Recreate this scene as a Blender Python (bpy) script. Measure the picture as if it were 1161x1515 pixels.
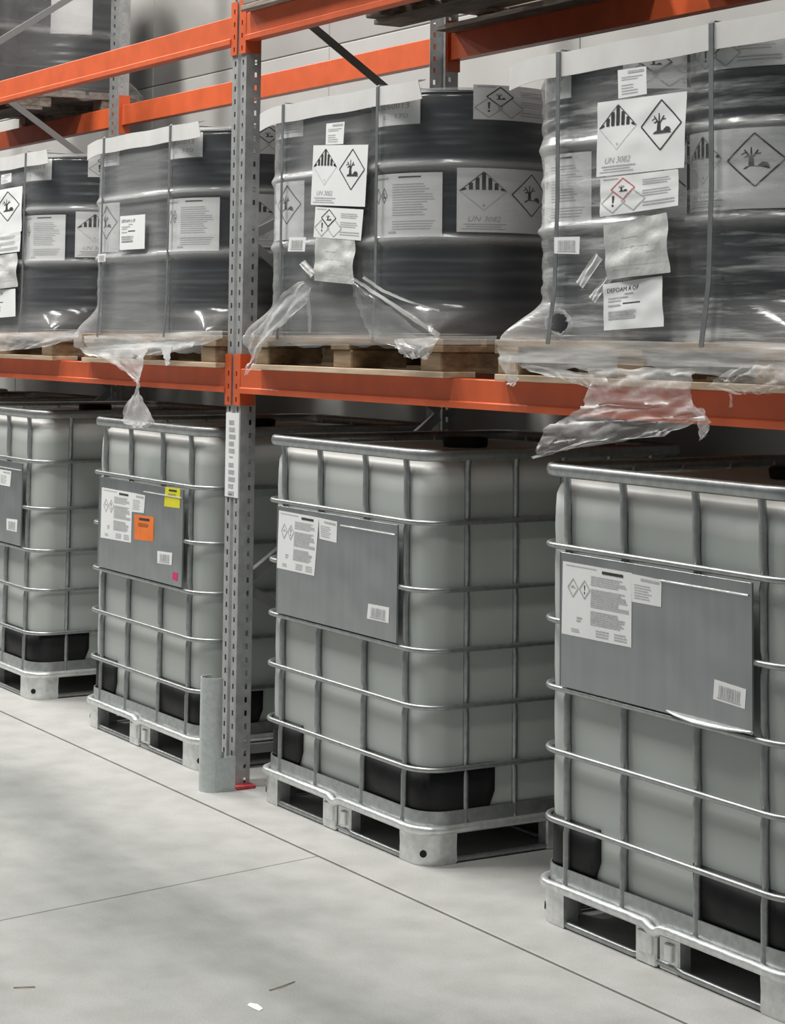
import bpy, bmesh, math, random
from mathutils import Vector, Matrix, noise as mnoise
PI = math.pi
S = bpy.context.scene
for o in list(bpy.data.objects): bpy.data.objects.remove(o)
C = S.collection

# ------------------------------------------------------------------ camera
W_, H_ = 1161.0, 1515.0
FPX, YAW, PIT, ROL = 2996.475, 1.0265, -0.0851, 0.0113
PCX, PCY = -29.08, -520.61
CAM = Vector((6.5645, -3.4211, 1.6210))
_d = Vector((-math.sin(YAW)*math.cos(PIT), math.cos(YAW)*math.cos(PIT), -math.sin(PIT)))
_r = Vector((math.cos(YAW), math.sin(YAW), 0)); _u = _r.cross(_d)
_c, _s = math.cos(ROL), math.sin(ROL)
CR = _c*_r + _s*_u; CU = -_s*_r + _c*_u; CD = _d
cam = bpy.data.cameras.new('camera'); camo = bpy.data.objects.new('camera', cam); C.objects.link(camo)
M = Matrix((CR, CU, -CD)).transposed().to_4x4(); M.translation = CAM
camo.matrix_world = M
cam.sensor_fit = 'AUTO'; cam.sensor_width = 36.0
cam.lens = FPX/H_*36.0
cam.shift_x = -PCX/H_; cam.shift_y = PCY/H_
cam.clip_start = 0.05; cam.clip_end = 100
S.camera = camo

def ray(x, y):
    return CD*FPX + CR*(x-(W_/2+PCX)) + CU*((H_/2+PCY)-y)
def on_plane(x, y, ax, val):
    v = ray(x, y); t = (val-CAM[ax])/v[ax]; return CAM + v*t
def on_cyl(x, y, cx, cy, R):
    v = ray(x, y); ox, oy = CAM.x-cx, CAM.y-cy
    a = v.x**2+v.y**2; b = 2*(ox*v.x+oy*v.y); c = ox*ox+oy*oy-R*R
    D = b*b-4*a*c
    t = (-b-math.sqrt(max(D, 0)))/(2*a); q = CAM+v*t
    return math.atan2(q.x-cx, -(q.y-cy)), q.z        # angle 0 = front, + = towards +X

# ------------------------------------------------------------------ world and lamps
wd = bpy.data.worlds.new('hall_air'); S.world = wd; wd.use_nodes = True
bg = wd.node_tree.nodes['Background']; bg.inputs[0].default_value = (0.86, 0.96, 1.0, 1); bg.inputs[1].default_value = 0.12
def hall_lamp(x, y, z, e, sx=0.5, sy=2.4):
    l = bpy.data.lights.new('hall_lamp', 'AREA'); l.shape = 'RECTANGLE'; l.size = sx; l.size_y = sy
    l.energy = e; l.color = (1.0, 0.985, 0.94)
    o = bpy.data.objects.new('hall_lamp', l); C.objects.link(o); o.location = (x, y, z)
    return o
for x, e in ((-11, 330), (-7.5, 330), (-4, 330), (-.5, 330), (3, 150)):
    hall_lamp(x, -2.0, 7.0, e)
S.view_settings.view_transform = 'Standard'; S.view_settings.look = 'None'
S.view_settings.gamma = 1; S.view_settings.use_curve_mapping = False
S.view_settings.exposure = 0.0

# ------------------------------------------------------------------ materials
def mat(name, col, rough=0.5, metal=0.0, spec=0.5):
    m = bpy.data.materials.new(name); m.use_nodes = True
    b = m.node_tree.nodes['Principled BSDF']
    b.inputs['Base Color'].default_value = (*col, 1); b.inputs['Roughness'].default_value = rough
    b.inputs['Metallic'].default_value = metal; b.inputs['Specular IOR Level'].default_value = spec
    return m
def N(m, t, **kw):
    n = m.node_tree.nodes.new(t)
    for k, v in kw.items(): setattr(n, k, v)
    return n
def L(m, a, b): m.node_tree.links.new(a, b)
def coords(m, scale=(1, 1, 1), space='Object'):
    t = N(m, 'ShaderNodeTexCoord'); mp = N(m, 'ShaderNodeMapping'); mp.inputs['Scale'].default_value = scale
    L(m, t.outputs[space], mp.inputs[0]); return mp.outputs[0]
def noise_col(m, c1, c2, scale, vec, lo=.35, hi=.65, detail=4, into='Base Color'):
    n = N(m, 'ShaderNodeTexNoise'); n.inputs['Scale'].default_value = scale; n.inputs['Detail'].default_value = detail
    L(m, vec, n.inputs['Vector'])
    r = N(m, 'ShaderNodeValToRGB'); r.color_ramp.elements[0].position = lo; r.color_ramp.elements[1].position = hi
    r.color_ramp.elements[0].color = (*c1, 1); r.color_ramp.elements[1].color = (*c2, 1)
    L(m, n.outputs[0], r.inputs[0])
    if into: L(m, r.outputs[0], m.node_tree.nodes['Principled BSDF'].inputs[into])
    return n, r
def bump(m, height, strength, dist=0.01):
    b = N(m, 'ShaderNodeBump'); b.inputs['Strength'].default_value = strength; b.inputs['Distance'].default_value = dist
    L(m, height, b.inputs['Height']); L(m, b.outputs[0], m.node_tree.nodes['Principled BSDF'].inputs['Normal'])

def m_galv(name, c1, c2, rough, bs=0.0, bscale=6):
    m = mat(name, c1, rough, 0.85)
    v = coords(m); noise_col(m, c1, c2, 45, v)
    if bs:
        n = N(m, 'ShaderNodeTexNoise'); n.inputs['Scale'].default_value = bscale; L(m, v, n.inputs['Vector']); bump(m, n.outputs[0], bs, .03)
    return m
GALV = m_galv('galvanised_steel', (.36, .375, .375), (.45, .465, .465), .40)
FOOT = m_galv('galvanised_foot', (.66, .68, .67), (.80, .81, .80), .32, .25, 14); FOOT.node_tree.nodes['Principled BSDF'].inputs['Metallic'].default_value = .6
PLATE = mat('sign_plate_steel', (.37, .39, .40), .33, .9)
_v = coords(PLATE, (9, 1, .8)); _n, _ = noise_col(PLATE, (.36, .38, .39), (.39, .41, .42), 3, _v)
_n = N(PLATE, 'ShaderNodeTexNoise'); _n.inputs['Scale'].default_value = 2.6; L(PLATE, coords(PLATE), _n.inputs['Vector']); bump(PLATE, _n.outputs[0], .35, .05)
POST = mat('upright_galvanised', (.44, .445, .44), .5, .45); noise_col(POST, (.39, .395, .40), (.50, .505, .50), 30, coords(POST))
GUARD = mat('guard_galvanised', (.56, .60, .59), .45, .35); noise_col(GUARD, (.52, .56, .555), (.60, .64, .635), 60, coords(GUARD))
def m_orange(name, c):
    m = mat(name, c, .38); v = coords(m); n, r = noise_col(m, tuple(x*.9 for x in c), tuple(min(1, x*1.06) for x in c), 9, v); return m
ORANGE = m_orange('orange_powder_coat', (.70, .125, .040))
BRACE = mat('brace_galvanised', (.30, .30, .30), .5, .5)
RED = mat('red_paint', (.55, .03, .05), .5); noise_col(RED, (.42, .02, .04), (.62, .10, .10), 40, coords(RED))
BLACKP = mat('black_plastic', (.012, .012, .013), .55, 0, .25); noise_col(BLACKP, (.010, .010, .011), (.020, .020, .021), 10, coords(BLACKP))
DARK = mat('dark_void', (.01, .01, .01), .8)
noise_col(DARK, (.008, .008, .008), (.012, .012, .012), 10, coords(DARK))
WOOD = mat('pallet_wood', (.40, .27, .16), .75)
_v = coords(WOOD, (2, 9, 22)); noise_col(WOOD, (.22, .145, .08), (.38, .26, .155), 3, _v)
WOODL = mat('pale_board_wood', (.62, .46, .32), .7); noise_col(WOODL, (.52, .38, .25), (.70, .55, .40), 3, coords(WOODL, (2, 9, 22)))
WOODG = mat('grey_weathered_wood', (.28, .235, .195), .8); noise_col(WOODG, (.19, .155, .13), (.37, .315, .265), 3, coords(WOODG, (2, 9, 22)))
CARD = mat('white_edge_board', (.70, .69, .675), .55); noise_col(CARD, (.66, .65, .635), (.74, .73, .715), 8, coords(CARD))
STRAP = mat('grey_strapping', (.155, .165, .17), .45); noise_col(STRAP, (.13, .14, .145), (.18, .19, .195), 20, coords(STRAP))
PAPER = mat('label_paper', (.89, .89, .89), .55); noise_col(PAPER, (.86, .86, .865), (.92, .92, .92), 6, coords(PAPER))
PAPERC = mat('pouch_paper', (.66, .655, .64), .35); _n, _ = noise_col(PAPERC, (.60, .60, .585), (.72, .715, .70), 9, coords(PAPERC)); bump(PAPERC, _n.outputs[0], .5, .02)
INK = mat('black_ink', (.03, .03, .033), .6); noise_col(INK, (.025, .025, .028), (.05, .05, .052), 90, coords(INK))
INKG = mat('grey_ink', (.50, .50, .505), .6); noise_col(INKG, (.45, .45, .455), (.56, .56, .565), 90, coords(INKG))
INKR = mat('red_ink', (.62, .10, .12), .6); noise_col(INKR, (.55, .08, .10), (.70, .16, .17), 90, coords(INKR))
YEL = mat('yellow_sticker', (.80, .74, .02), .5); noise_col(YEL, (.76, .70, .02), (.84, .78, .03), 20, coords(YEL))
ORS = mat('orange_sticker', (.95, .21, .02), .5); noise_col(ORS, (.90, .19, .02), (1.0, .24, .03), 20, coords(ORS))
PINK = mat('pink_sticker', (.65, .02, .13), .5); noise_col(PINK, (.60, .02, .11), (.70, .03, .16), 20, coords(PINK))
DRUM = mat('drum_dark_paint', (.030, .036, .044), .34); noise_col(DRUM, (.026, .031, .039), (.038, .044, .053), 6, coords(DRUM))
DRUMR = mat('drum_ring_steel', (.05, .055, .06), .35, .3); noise_col(DRUMR, (.04, .045, .05), (.07, .075, .08), 12, coords(DRUMR))

# bottle plastic: translucent milky plastic, fuller and greyer below the liquid level
BOT = mat('milky_plastic', (.62, .64, .60), .42)
def _bottle():
    m = BOT; t = N(m, 'ShaderNodeTexCoord'); sx = N(m, 'ShaderNodeSeparateXYZ'); L(m, t.outputs['Object'], sx.inputs[0])
    r = N(m, 'ShaderNodeValToRGB'); e = r.color_ramp.elements
    mr = N(m, 'ShaderNodeMapRange'); mr.inputs[1].default_value = 1.125; mr.inputs[2].default_value = 1.165
    n = N(m, 'ShaderNodeTexNoise'); n.inputs['Scale'].default_value = 5; L(m, t.outputs['Object'], n.inputs['Vector'])
    ad = N(m, 'ShaderNodeMath', operation='MULTIPLY_ADD'); ad.inputs[1].default_value = .02
    L(m, n.outputs[0], ad.inputs[0]); L(m, sx.outputs[2], ad.inputs[2]); L(m, ad.outputs[0], mr.inputs[0])
    e[0].color = (.48, .51, .485, 1); e[1].color = (.80, .815, .79, 1); L(m, mr.outputs[0], r.inputs[0])
    L(m, r.outputs[0], m.node_tree.nodes['Principled BSDF'].inputs['Base Color'])
_bottle()

# stretch film: thin clear sheet, milky where it is gathered into horizontal folds, shiny
def m_film(name, base, gain, zs=40, gloss=.5, rough=.22, lo=.42, hi=.78, bst=.55, edge=.6, foot=0.0, zoff=0.0):
    m = bpy.data.materials.new(name); m.use_nodes = True; nt = m.node_tree
    for n in list(nt.nodes):
        if n.type != 'OUTPUT_MATERIAL': nt.nodes.remove(n)
    out = [n for n in nt.nodes if n.type == 'OUTPUT_MATERIAL'][0]
    v = coords(m, (2.2, 2.2, zs)); n1 = N(m, 'ShaderNodeTexNoise'); n1.inputs['Scale'].default_value = 1; n1.inputs['Detail'].default_value = 5
    n1.inputs['Roughness'].default_value = .62; L(m, v, n1.inputs['Vector'])
    mr = N(m, 'ShaderNodeMapRange'); mr.inputs[1].default_value = lo; mr.inputs[2].default_value = hi
    mr.inputs[3].default_value = base; mr.inputs[4].default_value = base+gain; L(m, n1.outputs[0], mr.inputs[0])
    fr = N(m, 'ShaderNodeLayerWeight'); fr.inputs[0].default_value = .5
    pw = N(m, 'ShaderNodeMath', operation='POWER'); pw.inputs[1].default_value = 4.0; L(m, fr.outputs['Facing'], pw.inputs[0])
    sc = N(m, 'ShaderNodeMath', operation='MULTIPLY_ADD'); sc.inputs[1].default_value = .9; sc.inputs[2].default_value = .035; L(m, pw.outputs[0], sc.inputs[0])
    bp = N(m, 'ShaderNodeBump'); bp.inputs['Strength'].default_value = bst; bp.inputs['Distance'].default_value = .008; L(m, n1.outputs[0], bp.inputs['Height'])
    d = N(m, 'ShaderNodeBsdfDiffuse'); d.inputs[0].default_value = (.90, .90, .90, 1); L(m, bp.outputs[0], d.inputs['Normal'])
    tl = N(m, 'ShaderNodeBsdfTranslucent'); tl.inputs[0].default_value = (.90, .90, .90, 1)
    md = N(m, 'ShaderNodeMixShader'); md.inputs[0].default_value = .35; L(m, d.outputs[0], md.inputs[1]); L(m, tl.outputs[0], md.inputs[2])
    tr = N(m, 'ShaderNodeBsdfTransparent'); tr.inputs[0].default_value = (1, 1, 1, 1)
    # longer path through the sheet at a slant, extra turns of film round the foot of the load
    p3 = N(m, 'ShaderNodeMath', operation='POWER'); p3.inputs[1].default_value = 3.0; L(m, fr.outputs['Facing'], p3.inputs[0])
    ae = N(m, 'ShaderNodeMath', operation='MULTIPLY_ADD'); ae.inputs[1].default_value = edge; L(m, p3.outputs[0], ae.inputs[0]); L(m, mr.outputs[0], ae.inputs[2])
    tc = N(m, 'ShaderNodeTexCoord'); sz = N(m, 'ShaderNodeSeparateXYZ'); L(m, tc.outputs['Object'], sz.inputs[0])
    fz = N(m, 'ShaderNodeMapRange'); fz.inputs[1].default_value = 1.74+zoff; fz.inputs[2].default_value = 1.58+zoff; fz.inputs[3].default_value = 0; fz.inputs[4].default_value = foot
    L(m, sz.outputs[2], fz.inputs[0])
    fm2 = N(m, 'ShaderNodeMath', operation='MULTIPLY'); L(m, fz.outputs[0], fm2.inputs[0]); L(m, n1.outputs[0], fm2.inputs[1])
    af = N(m, 'ShaderNodeMath', operation='ADD'); L(m, ae.outputs[0], af.inputs[0]); L(m, fm2.outputs[0], af.inputs[1])
    # film hanging free of the drums scatters more than film clinging to them
    at = N(m, 'ShaderNodeAttribute'); at.attribute_name = 'gap'
    ag = N(m, 'ShaderNodeMath', operation='MULTIPLY_ADD'); ag.inputs[1].default_value = .16; L(m, at.outputs['Fac'], ag.inputs[0]); L(m, af.outputs[0], ag.inputs[2]); af = ag
    # film whiter and more opaque over the two rolling hoops
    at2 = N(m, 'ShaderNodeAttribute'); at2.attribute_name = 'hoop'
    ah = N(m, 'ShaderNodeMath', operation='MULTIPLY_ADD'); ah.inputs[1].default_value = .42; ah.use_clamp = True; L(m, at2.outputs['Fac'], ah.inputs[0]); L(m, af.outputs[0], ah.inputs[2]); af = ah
    m1 = N(m, 'ShaderNodeMixShader'); L(m, af.outputs[0], m1.inputs[0]); L(m, tr.outputs[0], m1.inputs[1]); L(m, md.outputs[0], m1.inputs[2])
    g = N(m, 'ShaderNodeBsdfGlossy'); g.inputs['Roughness'].default_value = rough; L(m, bp.outputs[0], g.inputs['Normal']); L(m, bp.outputs[0], fr.inputs['Normal'])
    mu = N(m, 'ShaderNodeMath', operation='MULTIPLY'); mu.inputs[1].default_value = gloss*2; mu.use_clamp = True; L(m, sc.outputs[0], mu.inputs[0])
    m2 = N(m, 'ShaderNodeMixShader'); L(m, mu.outputs[0], m2.inputs[0]); L(m, m1.outputs[0], m2.inputs[1]); L(m, g.outputs[0], m2.inputs[2])
    L(m, m2.outputs[0], out.inputs[0])
    return m
FILM = m_film('stretch_film', .060, .14, 30, .45, .16, .50, .80, .25, .65, .25)
FILMW = m_film('stretch_film_folded', .07, .85, 26, .5, .2, .50, .72, .5, .65, .7)
FILMS = m_film('film_skirt', .26, .55, 30, .14, .45, .42, .66, .25, .5)
FILMT = m_film('torn_film', .20, .65, 5, .14, .45, .42, .66, .2, .5)

# ------------------------------------------------------------------ mesh helpers
class MB:
    def __init__(s): s.v = []; s.f = []; s.smooth = False
    def quad(s, a, b, c, d):
        i = len(s.v); s.v += [tuple(a), tuple(b), tuple(c), tuple(d)]; s.f.append((i, i+1, i+2, i+3)); return s
    def box(s, x0, y0, z0, x1, y1, z1):
        i = len(s.v)
        s.v += [(x, y, z) for z in (z0, z1) for y in (y0, y1) for x in (x0, x1)]
        s.f += [tuple(i+k for k in q) for q in ((0, 2, 3, 1), (4, 5, 7, 6), (0, 1, 5, 4), (2, 6, 7, 3), (0, 4, 6, 2), (1, 3, 7, 5))]
        return s
    def cbox(s, x0, y0, z0, x1, y1, z1, c=.004):      # box with chamfered vertical and horizontal edges
        pts = [(x0+c, y0), (x1-c, y0), (x1, y0+c), (x1, y1-c), (x1-c, y1), (x0+c, y1), (x0, y1-c), (x0, y0+c)]
        mx, my = (x0+x1)/2, (y0+y1)/2
        def sh(p): return (p[0]+(c if p[0] < mx else -c)*.7, p[1]+(c if p[1] < my else -c)*.7)
        rows = [[(*sh(p), z0) for p in pts], [(*p, z0+c) for p in pts], [(*p, z1-c) for p in pts], [(*sh(p), z1) for p in pts]]
        s.loft(rows, True, True); return s
    def loft(s, rows, closed=True, caps=False):
        i = len(s.v); n = len(rows[0])
        for r in rows: s.v += [tuple(p) for p in r]
        for k in range(len(rows)-1):
            for j in range(n if closed else n-1):
                a = i+k*n+j; b = i+k*n+(j+1) % n; s.f.append((a, b, b+n, a+n))
        if caps:
            s.f.append(tuple(i+j for j in reversed(range(n)))); s.f.append(tuple(i+(len(rows)-1)*n+j for j in range(n)))
        return s
    def tube(s, path, r, n=8, closed=False, rz=None):
        rz = rz or r; P = [Vector(p) for p in path]; rows = []; m = len(P)
        for k in range(m):
            if closed: t = P[(k+1) % m]-P[k-1]
            else: t = P[min(k+1, m-1)]-P[max(k-1, 0)]
            t.normalize(); up = Vector((0, 0, 1)) if abs(t.z) < .9 else Vector((0, 1, 0))
            a = t.cross(up).normalized(); b = a.cross(t).normalized()
            rows.append([P[k]+a*(r*math.cos(2*PI*j/n))+b*(rz*math.sin(2*PI*j/n)) for j in range(n)])
        if closed: rows.append(rows[0])
        s.loft(rows, True, not closed); return s
    def lathe(s, prof, n=48, cx=0, cy=0):
        rows = [[(cx+r*math.cos(2*PI*j/n), cy+r*math.sin(2*PI*j/n), z) for j in range(n)] for r, z in prof]
        s.loft(rows, True, True); return s
    def prism(s, poly, axis, a, b):                  # poly in the two other axes, extruded from a to b
        def P(p, t): return {0: (t, p[0], p[1]), 1: (p[0], t, p[1]), 2: (p[0], p[1], t)}[axis]
        s.loft([[P(p, a) for p in poly], [P(p, b) for p in poly]], True, True); return s
    def mesh(s, name):
        me = bpy.data.meshes.new(name); me.from_pydata(s.v, [], s.f); me.validate()
        bm = bmesh.new(); bm.from_mesh(me); bmesh.ops.recalc_face_normals(bm, faces=bm.faces); bm.to_mesh(me); bm.free()
        return me
def obj(name, mb, m, parent=None, smooth=False, ang=40):
    me = mb.mesh(name) if isinstance(mb, MB) else mb
    if isinstance(mb, MB) and hasattr(mb, 'gap'):
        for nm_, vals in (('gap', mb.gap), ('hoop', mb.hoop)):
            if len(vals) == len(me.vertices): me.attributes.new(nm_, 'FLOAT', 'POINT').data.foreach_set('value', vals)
    if m and not me.materials: me.materials.append(m)
    if smooth:
        for p in me.polygons: p.use_smooth = True
        try: me.set_sharp_from_angle(angle=math.radians(ang))
        except Exception: pass
    o = bpy.data.objects.new(name, me); C.objects.link(o)
    if parent is not None: o.parent = parent
    return o
def tag(o, label, cat, group=None, kind=None):
    o['label'] = label; o['category'] = cat
    if group: o['group'] = group
    if kind: o['kind'] = kind
    return o
def thing(name, label, cat, loc=(0, 0, 0), group=None):
    o = bpy.data.objects.new(name, None); C.objects.link(o); o.location = loc; o.empty_display_size = .1
    return tag(o, label, cat, group)
def copy_tree(o, parent=None):
    c = o.copy(); C.objects.link(c); c.parent = parent
    for ch in list(o.children): copy_tree(ch, c)
    return c
def rrect(x0, y0, x1, y1, r, n=6):
    pts = []
    for cx, cy, a0 in ((x1-r, y0+r, -PI/2), (x1-r, y1-r, 0), (x0+r, y1-r, PI/2), (x0+r, y0+r, PI)):
        for k in range(n+1):
            a = a0+PI/2*k/n; pts.append((cx+r*math.cos(a), cy+r*math.sin(a)))
    return pts
def solidify(o, t, off=0):
    md = o.modifiers.new('thickness', 'SOLIDIFY'); md.thickness = t; md.offset = off; return o

# ------------------------------------------------------------------ the hall: floor, wall
fl = MB(); fl.box(-16, -9, -.25, 14, 6, -.02)
floor = obj('floor', fl, None); 
CONC = mat('power_floated_concrete', (.5, .5, .49), .55, spec=.35)
def _conc():
    m = CONC; v = coords(m, (1, 1, 1)); b = m.node_tree.nodes['Principled BSDF']
    n1, r1 = noise_col(m, (.27, .276, .27), (.43, .432, .42), 1.1, coords(m, (.55, 1.7, 1)), .34, .60, 6, None)
    n2, r2 = noise_col(m, (.80, .80, .79), (1.0, 1.0, 1.0), 7, v, .3, .62, 8, None)
    n3, r3 = noise_col(m, (.88, .88, .88), (1.0, 1.0, 1.0), 160, v, .35, .6, 2, None)
    # traffic dirt: lanes in the aisle, clean next to the racking
    sx = N(m, 'ShaderNodeSeparateXYZ'); L(m, v, sx.inputs[0])
    mr = N(m, 'ShaderNodeMapRange'); mr.inputs[1].default_value = -.85; mr.inputs[2].default_value = -.15; mr.interpolation_type = 'SMOOTHSTEP'
    ad = N(m, 'ShaderNodeMath', operation='MULTIPLY_ADD'); ad.inputs[1].default_value = .5; L(m, n1.outputs[0], ad.inputs[0])
    s2 = N(m, 'ShaderNodeMath', operation='SUBTRACT'); s2.inputs[1].default_value = .25; L(m, sx.outputs[1], s2.inputs[0]); L(m, s2.outputs[0], ad.inputs[2])
    L(m, ad.outputs[0], mr.inputs[0])
    mx = N(m, 'ShaderNodeMixRGB'); L(m, mr.outputs[0], mx.inputs[0]); L(m, r1.outputs[0], mx.inputs[1]); mx.inputs[2].default_value = (.53, .525, .51, 1)
    cur = mx.outputs[0]
    for r in (r2, r3):
        k = N(m, 'ShaderNodeMixRGB'); k.blend_type = 'MULTIPLY'; k.inputs[0].default_value = .8; L(m, cur, k.inputs[1]); L(m, r.outputs[0], k.inputs[2]); cur = k.outputs[0]
    L(m, cur, b.inputs['Base Color'])
    bump(m, n2.outputs[0], .08, .01)
_conc()
JOINT = mat('joint_dirt', (.10, .10, .095), .9); noise_col(JOINT, (.07, .07, .065), (.14, .14, .13), 30, coords(JOINT))
floor.data.materials.append(JOINT); floor['kind'] = 'structure'
def slab(x0, y0, x1, y1, skew=0):
    b = MB(); i = 0; c = .003
    def P(x, y, z): return (x+skew*(y+.2), y, z)
    rows = []
    for z, k in ((-.02, 0), (-c, 0), (0, c)):
        rows.append([P(x0+k, y0+k, z), P(x1-k, y0+k, z), P(x1-k, y1-k, z), P(x0+k, y1-k, z)])
    b.loft(rows, True, True); return obj('slab', b, CONC, floor)
slab(-16, -.1935, 14, 6)
slab(-16, -9, .9685, -.2065, -.16)
slab(.9715, -9, 14, -.2065, -.16)

WALL = mat('wall_panel_paint', (.47, .465, .45), .6); noise_col(WALL, (.45, .445, .43), (.49, .485, .47), 2, coords(WALL))
WALLU = mat('upper_wall_darker', (.36, .35, .335), .6); noise_col(WALLU, (.34, .33, .315), (.38, .37, .355), 2, coords(WALLU))  # upper row of wall panels, darker than the lower row
wl = MB(); wl.box(-16, 1.445, 0, 14, 1.60, 7.5); wall = obj('wall_back', wl, JOINT); wall['kind'] = 'structure'
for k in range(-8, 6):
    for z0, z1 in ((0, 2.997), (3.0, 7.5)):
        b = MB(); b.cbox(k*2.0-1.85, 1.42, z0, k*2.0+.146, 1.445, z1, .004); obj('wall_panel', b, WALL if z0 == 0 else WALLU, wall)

# ------------------------------------------------------------------ pallet racking
PX = (-6.15, -3.150, -.045, 3.065)
Z1B, Z1T, Z2B, Z2T = 1.398, 1.487, 2.685, 2.788
PW, PITCH = .110, .0470
def upright_post(y0, face, H=4.2):
    """C-profile post, slotted front with a centre groove and punched side webs; y0 front plane, face=+1 opens to +Y"""
    prof = [(-.055, .055, 1), (-.055, 0, 0), (-.048, 0, 1), (-.012, 0, 0), (-.007, .010, 0), (.007, .010, 0), (.012, 0, 0), (.048, 0, 0), (.055, 0, 0), (.055, .055, 0)]
    b = MB()
    nz = int(H/PITCH)
    cols = []   # (x, y, hole to next)
    seq = [(-.055, .060, 0), (-.055, .044, 1), (-.055, .034, 0), (-.055, 0, 0), (-.044, 0, 0), (-.037, 0, 1), (-.025, 0, 0), (-.012, 0, 0), (-.006, .009, 0), (.006, .009, 0),
           (.012, 0, 0), (.025, 0, 1), (.037, 0, 0), (.044, 0, 0), (.055, 0, 0), (.055, .034, 1), (.055, .044, 0), (.055, .060, 0)]
    zs = []
    for k in range(nz):
        z = k*PITCH; zs += [(z, 0), (z+.014, 1), (z+.033, 0)]
    zs.append((nz*PITCH, 0))
    i0 = len(b.v)
    for z, _ in zs:
        for x, y, _h in seq: b.v.append((x, y0+face*y, z))
    n = len(seq)
    for r in range(len(zs)-1):
        for c in range(n-1):
            if zs[r][1] and seq[c][2]: continue
            a = i0+r*n+c; b.f.append((a, a+1, a+1+n, a+n))
    return b
_pf = upright_post(0, 1).mesh('post_front'); _pf.materials.append(POST)
_pb = upright_post(.93, -1).mesh('post_back'); _pb.materials.append(POST)
frame_labels = ('galvanised slotted upright frame at the far end of the racking', 'galvanised slotted upright frame beside the container with small white tags',
                'galvanised slotted upright frame behind the floor guard tube with white location strip', 'galvanised slotted upright frame beside the container with the dented plate')
frames = []
for k, x in enumerate(PX):
    t = thing('upright_frame', frame_labels[k], 'rack upright', (x, 0, 0), 'rack upright frames'); frames.append(t)
    o = obj('post', _pf, None, t); solidify(o, .002, 0)
    o = obj('post', _pb, None, t); solidify(o, .002, 0)
    for y in (-.01, .865):
        b = MB(); b.cbox(-.035, y, 0, .095, y+.075, .012, .002); obj('foot_plate', b, RED, t)
    # zig-zag bracing between front and back post (x local 0.02)
    zz = [(.04, .18), (.80, .62-.5), (.05, .70), (.885, 1.30), (.05, 2.00-.05), (.30-.25, 2.95), (.885, 2.40)]
    segs = [((.05, .715), (.885, 1.30)), ((.05, .70), (.885, -.0+.22)), ((.05, 1.95), (.885, 1.32)), ((.05, 1.97), (.885, 2.38)), ((.05, 2.93), (.885, 2.395)), ((.05, 2.95), (.885, 3.52)), ((.05, 4.1), (.885, 3.54)), ((.05, .12), (.885, .12))]
    for (ya, za), (yb, zb) in segs:
        b = MB(); dv = Vector((0, yb-ya, zb-za)); nrm = Vector((0, -dv.z, dv.y)).normalized()*.016
        A, B = Vector((0, ya, za)), Vector((0, yb, zb)); hx = .014
        rows = []
        for Pp in (A, B):
            rows.append([Pp+nrm+Vector((-hx, 0, 0)), Pp+nrm+Vector((hx, 0, 0)), Pp-nrm+Vector((hx, 0, 0)), Pp-nrm+Vector((hx-.004, 0, 0)), Pp+nrm*.75+Vector((hx-.004, 0, 0)), Pp+nrm*.75+Vector((-hx, 0, 0))])
        b.loft(rows, True, True); obj('brace', b, BRACE, t)

def beam_mesh(x0, x1, z0, z1, y0, face):
    h = z1-z0; dy = face
    pr = [(0, z0), (0, z0+.018), (.006, z0+.022), (.006, z1-.003), (.009, z1), (.048, z1), (.050, z1-.003), (.050, z0)]
    pr = [(y0+dy*a, z) for a, z in pr]
    b = MB(); b.prism(pr, 0, x0, x1); return b
def rack_beam(ka, kb, z0, z1, back, label):
    xa, xb = PX[ka]+.058, PX[kb]-.058
    t = thing('rack_beam', label, 'rack beam', (0, 0, 0), 'orange rack beams')
    y0, fc = (-.012, 1) if not back else (.942, -1)
    obj('beam_profile', beam_mesh(xa, xb, z0, z1, y0, fc), ORANGE, t)
    zc0, zc1 = z0-.045, z1+.052
    for x, sgn in ((PX[ka], 1), (PX[kb], -1)):
        # angle plate: hooks over half of the post front and down its side
        b = MB(); yy = -.004*fc if not back else .864
        f0 = (x+sgn*.010, x+sgn*.058)
        seq = [(f0[0], y0+fc*.004), (f0[1], y0+fc*.004), (f0[1], y0+fc*.058)]
        zl = [(zc0, 0)]; z = zc0
        nh = int((zc1-zc0)/PITCH)
        xs = [(f0[0], 0), (x+sgn*.026, 1), (x+sgn*.036, 0), (f0[1], 0)]
        zz = [zc0]
        for q in range(nh+0):
            zz += [zc0+.012+q*PITCH, zc0+.030+q*PITCH]
        zz.append(zc1)
        base = len(b.v); nx = len(xs)+1
        for zq in zz:
            for xq, _ in xs: b.v.append((xq, y0+fc*.006, zq))
            b.v.append((f0[1], y0+fc*.066, zq))
        for r in range(len(zz)-1):
            for c in range(nx-1):
                if c == 1 and r % 2 == 1: continue
                a = base+r*nx+c; b.f.append((a, a+1, a+1+nx, a+nx))
        o = obj('end_connector', b, ORANGE, t); solidify(o, .004, 0)
    return t
for ka, kb, nm in ((0, 1, 'in the end bay beyond the tagged container'), (1, 2, 'over the container with yellow and orange stickers'), (2, 3, 'over the container with the dented plate')):
    for z0, z1, lv in ((Z1B, Z1T, 'lower'), (Z2B, Z2T, 'upper')):
        for back in (0, 1):
            rack_beam(ka, kb, z0, z1, back, '%s orange %s rack beam %s' % ('rear' if back else 'front', lv, nm))

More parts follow.
